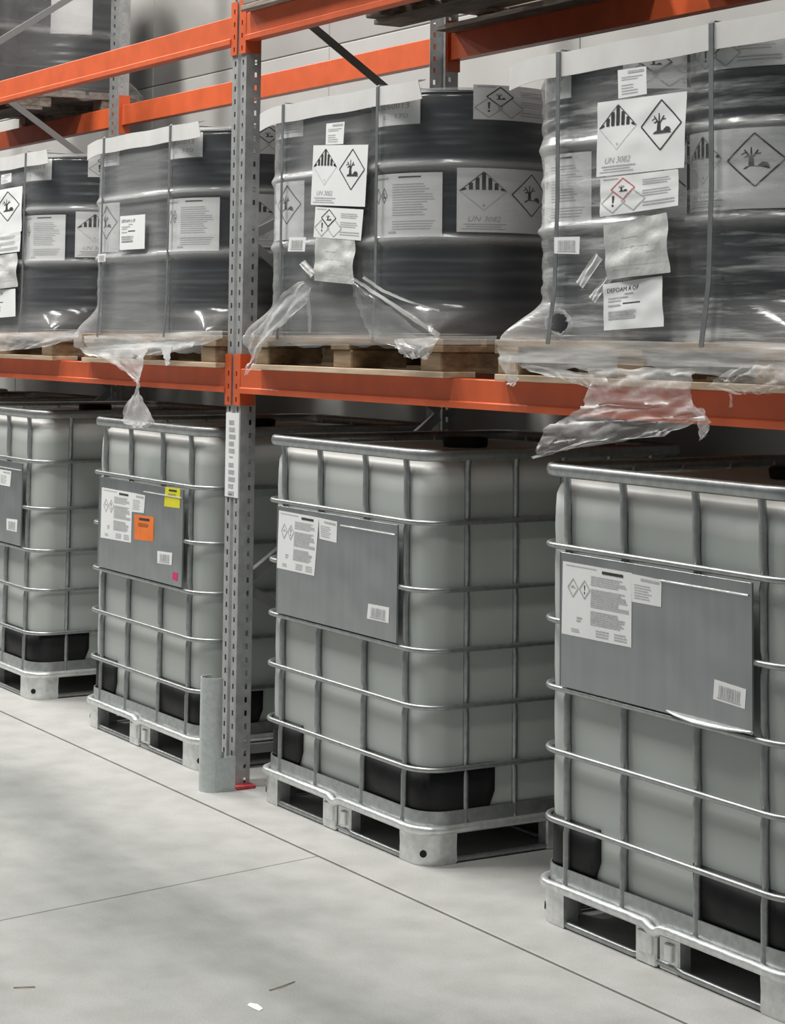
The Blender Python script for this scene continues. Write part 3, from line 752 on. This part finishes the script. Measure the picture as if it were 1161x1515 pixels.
def film_mesh(cx, z_top, seed, amp, flare, drop, z_bot_front, hole=None, n=220, nz=96):
    """stretch wrap round four drums, spreading over the pallet deck at the bottom, ragged lower edge"""
    R = DR+.010; b = MB(); rows = []
    hx = SP+R; cyq = YC+SP
    base = rrect(-hx, -hx, hx, hx, R, 20)
    # resample the outline evenly
    pts = []; per = 0; seg = []
    for k in range(len(base)):
        a, c = Vector(base[k]), Vector(base[(k+1) % len(base)]); l = (c-a).length; seg.append((per, l, a, c)); per += l
    for k in range(n):
        d = per*k/n
        for s0, l, a, c in seg:
            if s0 <= d < s0+l or (s0, l, a, c) == seg[-1]:
                pts.append(a.lerp(c, (d-s0)/l if l else 0)); break
    zdeck = Z1T+.118; b.gap = []; b.hoop = []
    for r in range(nz+1):
        f = r/nz; row = []
        for k, p in enumerate(pts):
            nr = Vector((p.x, p.y)); 
            q = Vector((max(-SP, min(SP, p.x)), max(-SP, min(SP, p.y)))); nr = (p-q); nr = nr.normalized() if nr.length > 1e-6 else Vector((0, -1))
            zb = z_bot_front + drop*(.5+.5*mnoise.noise(Vector((p.x*4+seed, p.y*4, 3.3))))+.02*mnoise.noise(Vector((p.x*17+seed, p.y*17, 1)))
            zb = min(zb, zdeck-.004) 
            z = zb+(z_top-zb)*f
            # folds run round the load
            w = mnoise.noise(Vector((p.x*1.6+seed, p.y*1.6, z*26)))*.6+mnoise.noise(Vector((p.x*3+seed, p.y*3, z*60)))*.4
            off = amp*(w+.35)
            for hz in (DZ+.31, DZ+.545): off += .012*math.exp(-((z-hz)/.014)**2)
            # spread over the pallet
            e = max(0, min(1, (zdeck+.12-z)/.12)); e = e*e*(3-2*e)
            tgt = Vector((max(-.626, min(.626, p.x*1.35)), max(-.632, min(.632, p.y*1.35))))
            pp = p+nr*(off*(1-.5*e))
            pp = pp.lerp(tgt, e*flare)
            if z < zdeck: pp = pp.lerp(tgt+nr*.004, .6)
            pp = pp + nr*(.004*mnoise.noise(Vector((p.x*9, p.y*9+seed, z*14))))*e
            if f > .965: pp = pp*(1-.10*(f-.965)/.035)
            row.append((cx+pp.x, cyq+pp.y, z))
            dd = min(SP-abs(p.x) if abs(p.x) < SP else 0, SP) if abs(p.y) > SP else (SP-abs(p.y) if abs(p.x) > SP else 0)
            gp = max(0, R-math.sqrt(max(0, R*R-dd*dd))); b.gap.append(min(1, gp/.03))
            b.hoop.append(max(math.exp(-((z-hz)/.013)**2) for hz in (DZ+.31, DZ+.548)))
        rows.append(row)
    b.loft(rows, True)
    if hole:
        (hxx, hzz), (hw, hh) = hole; keep = []
        for f in b.f:
            c = [sum(b.v[i][a] for i in f)/len(f) for a in range(3)]
            if c[1] < .1 and ((c[0]-hxx)/hw)**2+((c[2]-hzz)/hh)**2 < 1: continue
            keep.append(f)
        b.f = keep
    return b
def strap_at(x, ytop, zt, zb, dxb=0.0, label='', hw=.0075):
    yb = YC+SP*2+DR+.03
    b = MB(); yq = -.0465 if hw < .008 else -.0575; path = [(x+dxb, yq-.010, zb), (x+dxb*.4, yq, zb+.16), (x, yq, (zt+zb)/2), (x, yq, zt-.03), (x, yq, zt+.001), (x, yq+.006, zt+.0065), (x, .3, zt+.0065), (x, .9, zt+.0065), (x, yb, zt), (x, yb, zb)]
    rows = []
    for k, p in enumerate(path):
        t = Vector(path[min(k+1, len(path)-1)])-Vector(path[max(k-1, 0)]); t.normalize(); nrm = Vector((1, 0, 0)).cross(t).normalized()*.0008
        P = Vector(p); e = Vector((hw, 0, 0)); rows.append([P-e-nrm, P+e-nrm, P+e+nrm, P-e+nrm])
    b.loft(rows, True, True); o = obj('strap', b, STRAP); return tag(o, label, 'strap', 'grey strapping bands round the drum loads')
def edge_board(x0, x1, zt, label, hang=.062):
    b = MB(); yf = -.0435 if hang < .065 else -.054; t = .003; rows = []
    n = 26
    for k in range(n+1):
        f = k/n; x = x0+(x1-x0)*f
        bend = max(0, .14-f)/.14; dz = -.016*bend**1.5; dy = .004*bend**2
        dz += .0015*math.sin(f*19)
        cut = .040 if k == n else 0
        rows.append([(x-cut*0, yf+dy, zt-hang+dz), (x-cut*.6, yf+dy, zt+dz), (x-cut*.6, yf+.030+dy, zt+.004+dz), (x-cut*.6, yf+.030+dy, zt+.001+dz), (x-cut*.6, yf+t+dy, zt-t+dz), (x, yf+t+dy, zt-hang+dz)])
    b.loft(rows, True, True); o = obj('edge_board', b, CARD, None, True, 30); return tag(o, label, 'edge board', 'white edge boards on the drum loads')

LOADS = [dict(cx=-2.355, nm='farthest left load'), dict(cx=-.850, nm='load left of the guarded post'), dict(cx=.695, nm='load right of the guarded post'), dict(cx=2.320, nm='heavily wrapped load')]
ZCAP = 2.412
loc = ('load above the tagged container', 'load with dangling film tail', 'load with torn wrap', 'load with red hazard labels')
def side(k, ix): return 'towards' if (ix > 0) == (k < 2) else 'away from'
front_plane = -.0515
films = []
for k, Ld in enumerate(LOADS):
    cx = Ld['cx']
    px0 = {0: cx-.555, 1: cx-.50, 2: .170, 3: 1.682}[k]
    wood_pallet(px0, Z1T, 'wooden pallet under the drums of the %s' % loc[k], 'wooden pallets on the lower beams')
    rotL, rotR = [(-1.25, 0), (-1.25, 0), (-1.25, 0), (0, -1.0)][k]
    if k < 3:
        # the front-left drum is turned so that its placard wraps round the far side
        rotL = -1.14-.55-UN_L+.55
        tR, _ = on_cyl(450, 310, .695-SP, YC, DR+.006); rotL = tR-1.14-UN_L
    else:
        tL, _ = on_cyl(1021, 250, cx+SP, YC, DR+.006); rotR = tL-UN_L
        tT, _ = on_cyl(875, 280, cx-SP, YC, DR+.006); rotL = tT-LAY[2][2]
    for ix, iy, nm in ((-1, 0, 'front drum'), (1, 0, 'front drum'), (-1, 1, 'rear drum'), (1, 1, 'rear drum')):
        d = new_drum(cx+ix*SP, YC+iy*2*SP, DZ, 'dark steel %s of the %s, %s the guarded post' % (nm, loc[k], side(k, ix)))
        if iy == 0: label_drum(d, rotL if ix < 0 else rotR)
        elif ix > 0: label_drum(d, .9)
    amp = (.004, .004, .0045, .011)[k]
    zbf = (1.545, 1.535, 1.572, 1.515)[k]; dr = (.03, .03, .006, .03)[k]
    fm = film_mesh(cx, ZCAP-.006, k*7.3+1, amp, (.85, .85, .9, 1.0)[k], dr, zbf, ((on_plane(828, 478, 1, -.03).x, on_plane(828, 478, 1, -.03).z), (.045, .028)) if k == 3 else None)
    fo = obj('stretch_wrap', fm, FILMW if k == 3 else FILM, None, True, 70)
    tag(fo, 'clear stretch film wrapped round the drums of the %s' % loc[k], 'stretch wrap', 'stretch film round the drum loads'); films.append(fo)
    x0, x1 = cx-.500, cx+.580
    if k == 3: x0, x1 = 1.757, 2.98
    edge_board(x0, x1, ZCAP, 'white angled edge board on top of the %s' % loc[k], .062 if k < 3 else .068)
    for sx, (dx, w) in ((-1, (0, 'far')), (1, (0, 'near'))):
        xs = {(-1): cx-.317, 1: cx+.318}[sx]
        if k == 3: xs = 2.005 if sx < 0 else 2.655
        strap_at(xs, 0, ZCAP, DZ-.01, -.03 if k == 3 else 0, 'grey strap round the %s, side %s the guarded post' % (loc[k], side(k, sx)), .0075 if k < 3 else .009)

def film_paste(k, px, printer, asp, m=PAPER, name='label', lift=.001, dy=0, **kw):
    pts = [on_plane(x, y, 1, front_plane-dy) for x, y in px]
    pts = [(q.x, front_plane-dy, q.z) for q in pts]
    return paste(films[k], quad_surf(*pts, (0, -1, 0)), printer, asp, m, name, kw.pop('nu', 6), kw.pop('nv', 4), lift, **kw)
def pr_ghsr(a): return pr_ghs(a, True)
# torn load right of the post
film_paste(2, ((483, 183), (510, 180), (508, 213), (482, 214)), pr_small, 1.0)
film_paste(2, ((464, 215), (545, 214), (540, 306), (460, 303)), pr_un, 1.6)
film_paste(2, ((467, 306), (538, 310), (534, 356), (464, 351)), pr_ghs, 2.2)
film_paste(2, ((470, 352), (525, 356), (523, 421), (465, 415)), pr_pouch, 1.5, PAPERC, 'paper_pouch', .004, .004, crumple=.012, nu=12, nv=12)
film_paste(2, ((428, 351), (453, 351), (451, 372), (426, 372)), pr_bar, 1.8, name='barcode_sticker', dy=.004)
film_paste(2, ((443, 391), (451, 385), (467, 402), (460, 411)), pr_none, 1, PAPERC, 'tape_piece', crumple=.004)
# heavily wrapped load
film_paste(3, ((914, 104), (956, 98), (957, 139), (915, 146)), pr_small, 1.0, dy=.016)
film_paste(3, ((885, 152), (1016, 135), (1012, 248), (882, 262)), pr_un, 1.6, dy=.016, crumple=.003)
film_paste(3, ((888, 264), (1004, 250), (1004, 304), (888, 321)), pr_ghsr, 2.2, dy=.016, crumple=.003)
film_paste(3, ((896, 333), (986, 314), (991, 403), (898, 414)), pr_pouch, 1.5, PAPERC, 'paper_pouch', .004, .022, crumple=.012, nu=12, nv=12)
film_paste(3, ((893, 421), (979, 408), (982, 483), (893, 489)), pr_sheet, 1.6, PAPER, dy=.016, crumple=.004, nu=8, nv=10)
film_paste(3, ((820, 351), (858, 350), (857, 376), (820, 375)), pr_bar, 1.9, name='barcode_sticker', dy=.016)
film_paste(3, ((881, 374), (891, 384), (862, 427), (852, 417)), pr_none, 1, PAPERC, 'tape_piece', dy=.016, crumple=.004)
film_paste(3, ((897, 408), (905, 414), (880, 448), (871, 439)), pr_none, 1, PAPERC, 'tape_piece', dy=.014, crumple=.004)
# load left of the post
film_paste(1, ((178, 320), (215, 317), (214, 368), (177, 370)), pr_sheet, 1.6)
film_paste(1, ((145, 376), (157, 375), (156, 387), (145, 388)), pr_bar, 1.8, name='barcode_sticker')
# far load
film_paste(0, ((2, 259), (17, 256), (17, 269), (2, 273)), pr_small, 1.0)
film_paste(0, ((-42, 289), (33, 275), (32, 342), (-42, 352)), pr_un, 1.6, crumple=.004)
film_paste(0, ((-38, 352), (31, 342), (30, 372), (-38, 380)), pr_ghs, 2.2, crumple=.004)
film_paste(0, ((-20, 380), (25, 374), (26, 424), (-20, 430)), pr_pouch, 1.5, PAPERC, 'paper_pouch', .004, .004, crumple=.012, nu=8, nv=8)
film_paste(0, ((-24, 430), (23, 427), (23, 468), (-24, 472)), pr_sheet, 1.6)

# ------------------------------------------------------------------ torn film: tails and flaps
def flap(k, rows_px, Y, seed, amp=.02, nu=14, nv=18, name='torn_film', m=None, rag=.012):
    """rows_px: list of (left px, right px, dy) top to bottom on the plane y=Y-dy"""
    ctrl = []
    for a, c, dy in rows_px:
        ctrl.append((on_plane(*a, 1, Y-dy), on_plane(*c, 1, Y-dy)))
    b = MB(); rows = []
    for j in range(nv+1):
        f = j/nv*(len(ctrl)-1); i = min(int(f), len(ctrl)-2); g = f-i
        A = ctrl[i][0].lerp(ctrl[i+1][0], g); B = ctrl[i][1].lerp(ctrl[i+1][1], g); row = []
        A = A+Vector((rag*mnoise.noise(Vector((j*.9, seed, 1))), 0, rag*.6*mnoise.noise(Vector((j*.9, seed, 7)))))
        B = B+Vector((rag*mnoise.noise(Vector((j*.9, seed, 3))), 0, rag*.6*mnoise.noise(Vector((j*.9, seed, 5)))))
        for i2 in range(nu+1):
            u = i2/nu; q = A.lerp(B, u); wv = mnoise.noise(Vector((u*2.6+seed+j*.03, j*.16, seed)))+.45*mnoise.noise(Vector((u*6+seed+j*.12, j*.10, seed*2)))+.22*mnoise.noise(Vector((u*16+seed, j*.5, seed*3)))
            q = q+Vector((amp*.25*wv, -abs(amp*wv)*.8-.0005*(i2 % 2), amp*.3*mnoise.noise(Vector((u*6, j*.5, seed+9)))))
            row.append(q)
        rows.append(row)
    b.loft(rows, False); return obj(name, b, m or FILMT, films[k], True, 180)
Yb = -.060
# load left of the post: gathered skirt and a dangling tail
flap(1, [((122, 517), (222, 514), 0), ((150, 527), (215, 528), .01), ((180, 545), (212, 545), .015), ((198, 558), (209, 560), .02), ((203, 566), (208, 567), .02), ((202, 580), (207, 580), .02), ((190, 595), (212, 592), .02), ((182, 612), (222, 608), .02), ((184, 626), (231, 627), .02), ((198, 633), (216, 634), .02)], Yb, 1.7, .016, 12, 40)
flap(1, [((118, 514), (290, 503), 0), ((125, 524), (285, 513), .006), ((150, 530), (245, 525), .004)], Yb+.004, 5.1, .012, 40, 8, m=FILMS)
flap(1, [((238, 512), (256, 510), 0), ((243, 530), (252, 535), .01), ((246, 541), (250, 541), .01)], Yb, 8.2, .01, 6, 10)
flap(1, [((124, 497), (330, 489), 0), ((126, 508), (330, 500), .002), ((135, 520), (300, 510), .004)], Yb+.006, 21.1, .008, 50, 8, rag=.004, m=FILMS)
flap(0, [((-30, 494), (118, 489), 0), ((-30, 508), (116, 500), .003), ((-30, 523), (70, 513), .004)], Yb+.004, 22.1, .010, 40, 8, m=FILMS)
flap(2, [((385, 496), (735, 497), 0), ((385, 505), (735, 503), .002), ((385, 512), (735, 509), .002)], Yb+.009, 23.1, .006, 60, 6, rag=.004, m=FILM)
# torn load: left strand to the pallet corner, right flap, loose strands
flap(2, [((448, 416), (462, 428), 0), ((425, 432), (452, 452), .008), ((400, 462), (430, 470), .012), ((372, 498), (404, 492), .012), ((368, 515), (388, 512), .012), ((372, 530), (382, 530), .012), ((362, 545), (376, 542), .014), ((364, 556), (368, 552), .014)], Yb+.006, 2.4, .018, 12, 34)
flap(2, [((520, 415), (526, 418), 0), ((528, 450), (572, 450), .006), ((540, 480), (610, 482), .010), ((552, 505), (645, 505), .014), ((585, 512), (640, 522), .018), ((600, 524), (632, 530), .018)], Yb+.008, 3.9, .016, 18, 26, m=FILM)
flap(2, [((520, 413), (524, 410), 0), ((560, 440), (564, 436), .004), ((605, 470), (609, 465), .008), ((648, 500), (652, 494), .008)], Yb+.004, 4.4, .004, 3, 24, rag=.003)
flap(2, [((536, 412), (539, 408), 0), ((565, 432), (567, 428), .004), ((605, 448), (607, 445), .006), ((650, 461), (650, 458), .0), ], Yb+.006, 6.4, .003, 3, 24, rag=.002)
flap(2, [((452, 440), (458, 440), 0), ((456, 470), (461, 470), .003), ((456, 492), (460, 492), .003)], Yb+.010, 7.4, .004, 3, 12, rag=.004)
flap(2, [((585, 502), (655, 498), .0), ((590, 520), (640, 514), .012), ((605, 530), (632, 530), .012)], Yb, 9.4, .018, 14, 12)
# heavily wrapped load: skirt round the pallet and the big torn sheet
flap(3, [((736, 503), (1185, 506), 0), ((736, 520), (1185, 524), .004), ((742, 534), (1185, 545), .006)], Yb-.004, 11.5, .012, 70, 10, m=FILMS)
flap(3, [((737, 530), (760, 528), 0), ((745, 550), (765, 545), .01), ((752, 566), (770, 562), .012), ((750, 570), (764, 572), .012)], Yb-.006, 12.5, .014, 8, 14)
flap(3, [((868, 545), (1028, 543), 0), ((876, 562), (1024, 560), .008), ((866, 585), (1022, 580), .014), ((862, 604), (1026, 598), .018), ((838, 618), (1040, 612), .022), ((808, 632), (1046, 620), .024), ((802, 650), (985, 643), .024), ((796, 668), (870, 660), .024), ((790, 679), (800, 674), .024)], Yb-.006, 13.2, .022, 36, 44)
flap(3, [((760, 535), (880, 553), 0), ((790, 552), (882, 568), .008), ((860, 568), (884, 580), .008)], Yb-.004, 14.8, .014, 24, 10)
flap(3, [((1015, 600), (1042, 606), 0), ((1034, 622), (1050, 622), .01), ((1034, 640), (1048, 636), .01), ((1034, 653), (1042, 650), .01)], Yb-.02, 15.3, .012, 6, 14)
flap(3, [((1085, 545), (1170, 535), 0), ((1062, 560), (1172, 556), .010), ((1044, 572), (1172, 572), .012), ((1095, 582), (1130, 584), .012)], Yb-.006, 16.9, .02, 26, 14)
flap(3, [((1078, 582), (1083, 582), 0), ((1080, 592), (1084, 592), .004), ((1079, 603), (1084, 602), .004)], Yb-.02, 17.9, .005, 3, 8, rag=.003)

hc = on_plane(828, 478, 1, -.05); b = MB(); rows = []
for r_, dy_ in ((.98, .004), (1.12, .010), (1.4, .004)):
    rows.append([(hc.x+.045*r_*(1+.18*mnoise.noise(Vector((j*.7, r_, 2))))*math.cos(2*PI*j/28), hc.y-dy_-.004*mnoise.noise(Vector((j*.9, r_*3, 5))), hc.z+.028*r_*(1+.2*mnoise.noise(Vector((j*.8, r_, 9))))*math.sin(2*PI*j/28)) for j in range(28)])
b.loft(rows, True); obj('torn_film', b, FILMT, films[3], True, 180)

# ------------------------------------------------------------------ upper level
for x0, nm in ((.04, 'first grey pallet on the upper beams, next to the guarded post'), (1.50, 'second grey pallet on the upper beams, away from the guarded post')):
    wood_pallet(x0, Z2T, nm, 'grey pallets on the upper beams', (WOODG, WOODG), bb=(0, .29, .57, .85, 1.13))
ux = -4.80
wood_pallet(ux, Z2T, 'grey pallet under the wrapped drums on the upper beams', None, (WOODG, WOODG))
for ix in (0, 1):
    for iy in (0, 1):
        d = new_drum(ux+.305+ix*2*SP, YC+iy*2*SP, Z2T+.119, 'dark steel drum, %s %s one, on the upper end-bay pallet' % (('rear' if iy else 'front'), ('inner' if ix else 'outer')))
        if ix and iy:
            tq, zq = on_cyl(75, 40, ux+.305+2*SP, YC+2*SP, DR+.006); te, z0 = on_cyl(136, 52, ux+.305+2*SP, YC+2*SP, DR+.006)
            paste(d, cyl_surf(DR+.006, tq, te, z0-Z2T-.119, z0-Z2T-.119+.30), pr_none, 1.5, nu=14, nv=2)
fm = film_mesh(ux+.62, ZCAP-.006, 44, .006, .8, .02, 1.55, nz=40, n=120)
fm.v = [(x, y, z+Z2T-Z1T) for x, y, z in fm.v]
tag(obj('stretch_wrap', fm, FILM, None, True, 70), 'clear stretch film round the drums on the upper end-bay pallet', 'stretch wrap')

for k2, cx in enumerate((-3.90, -5.36)):  # hidden drum loads, added to keep stray light off the back wall
    nm = ('first', 'second')[k2]
    wood_pallet(cx-.62, Z1T, 'wooden pallet under the %s added light-blocking load beyond the tagged container' % nm, 'wooden pallets on the lower beams')
    for ix in (-1, 1):
        for iy in (0, 1):
            new_drum(cx+ix*SP, YC+iy*2*SP, DZ, 'dark steel drum, %s %s one, in the %s added light-blocking load beyond the tagged container' % ('rear' if iy else 'front', 'inner' if ix > 0 else 'outer', nm))
    tag(obj('stretch_wrap', film_mesh(cx, ZCAP-.006, 60+k2, .005, .8, .02, 1.55, n=100, nz=30), FILM, None, True, 70), 'clear stretch film round the %s added light-blocking load beyond the tagged container' % nm, 'stretch wrap', 'stretch film round the drum loads')

# ------------------------------------------------------------------ scraps on the aisle floor
q = on_plane(376, 1490, 2, 0)
b = MB(); pts = [(-.030, .004), (-.012, .016), (.022, .012), (.034, -.004), (.012, -.008), (-.018, -.010)]
b.prism(pts, 2, .0004, .0014); o = obj('paper_scrap', b, PAPER); o.location = q; tag(o, 'small torn white paper scrap lying on the aisle floor', 'paper scrap')
for (xa, ya), (xb, yb), lb in (((398, 1465), (436, 1452), 'thin dark splinter lying on the floor near the paper scrap'), ((20, 1461), (52, 1460), 'thin dark splinter lying alone on the aisle floor')):
    A, B = on_plane(xa, ya, 2, .002), on_plane(xb, yb, 2, .002)
    b = MB(); b.tube([A, A.lerp(B, .4)+Vector((.004, .003, .001)), B], .0013, 5); tag(obj('splinter', b, WOOD), lb, 'splinter')
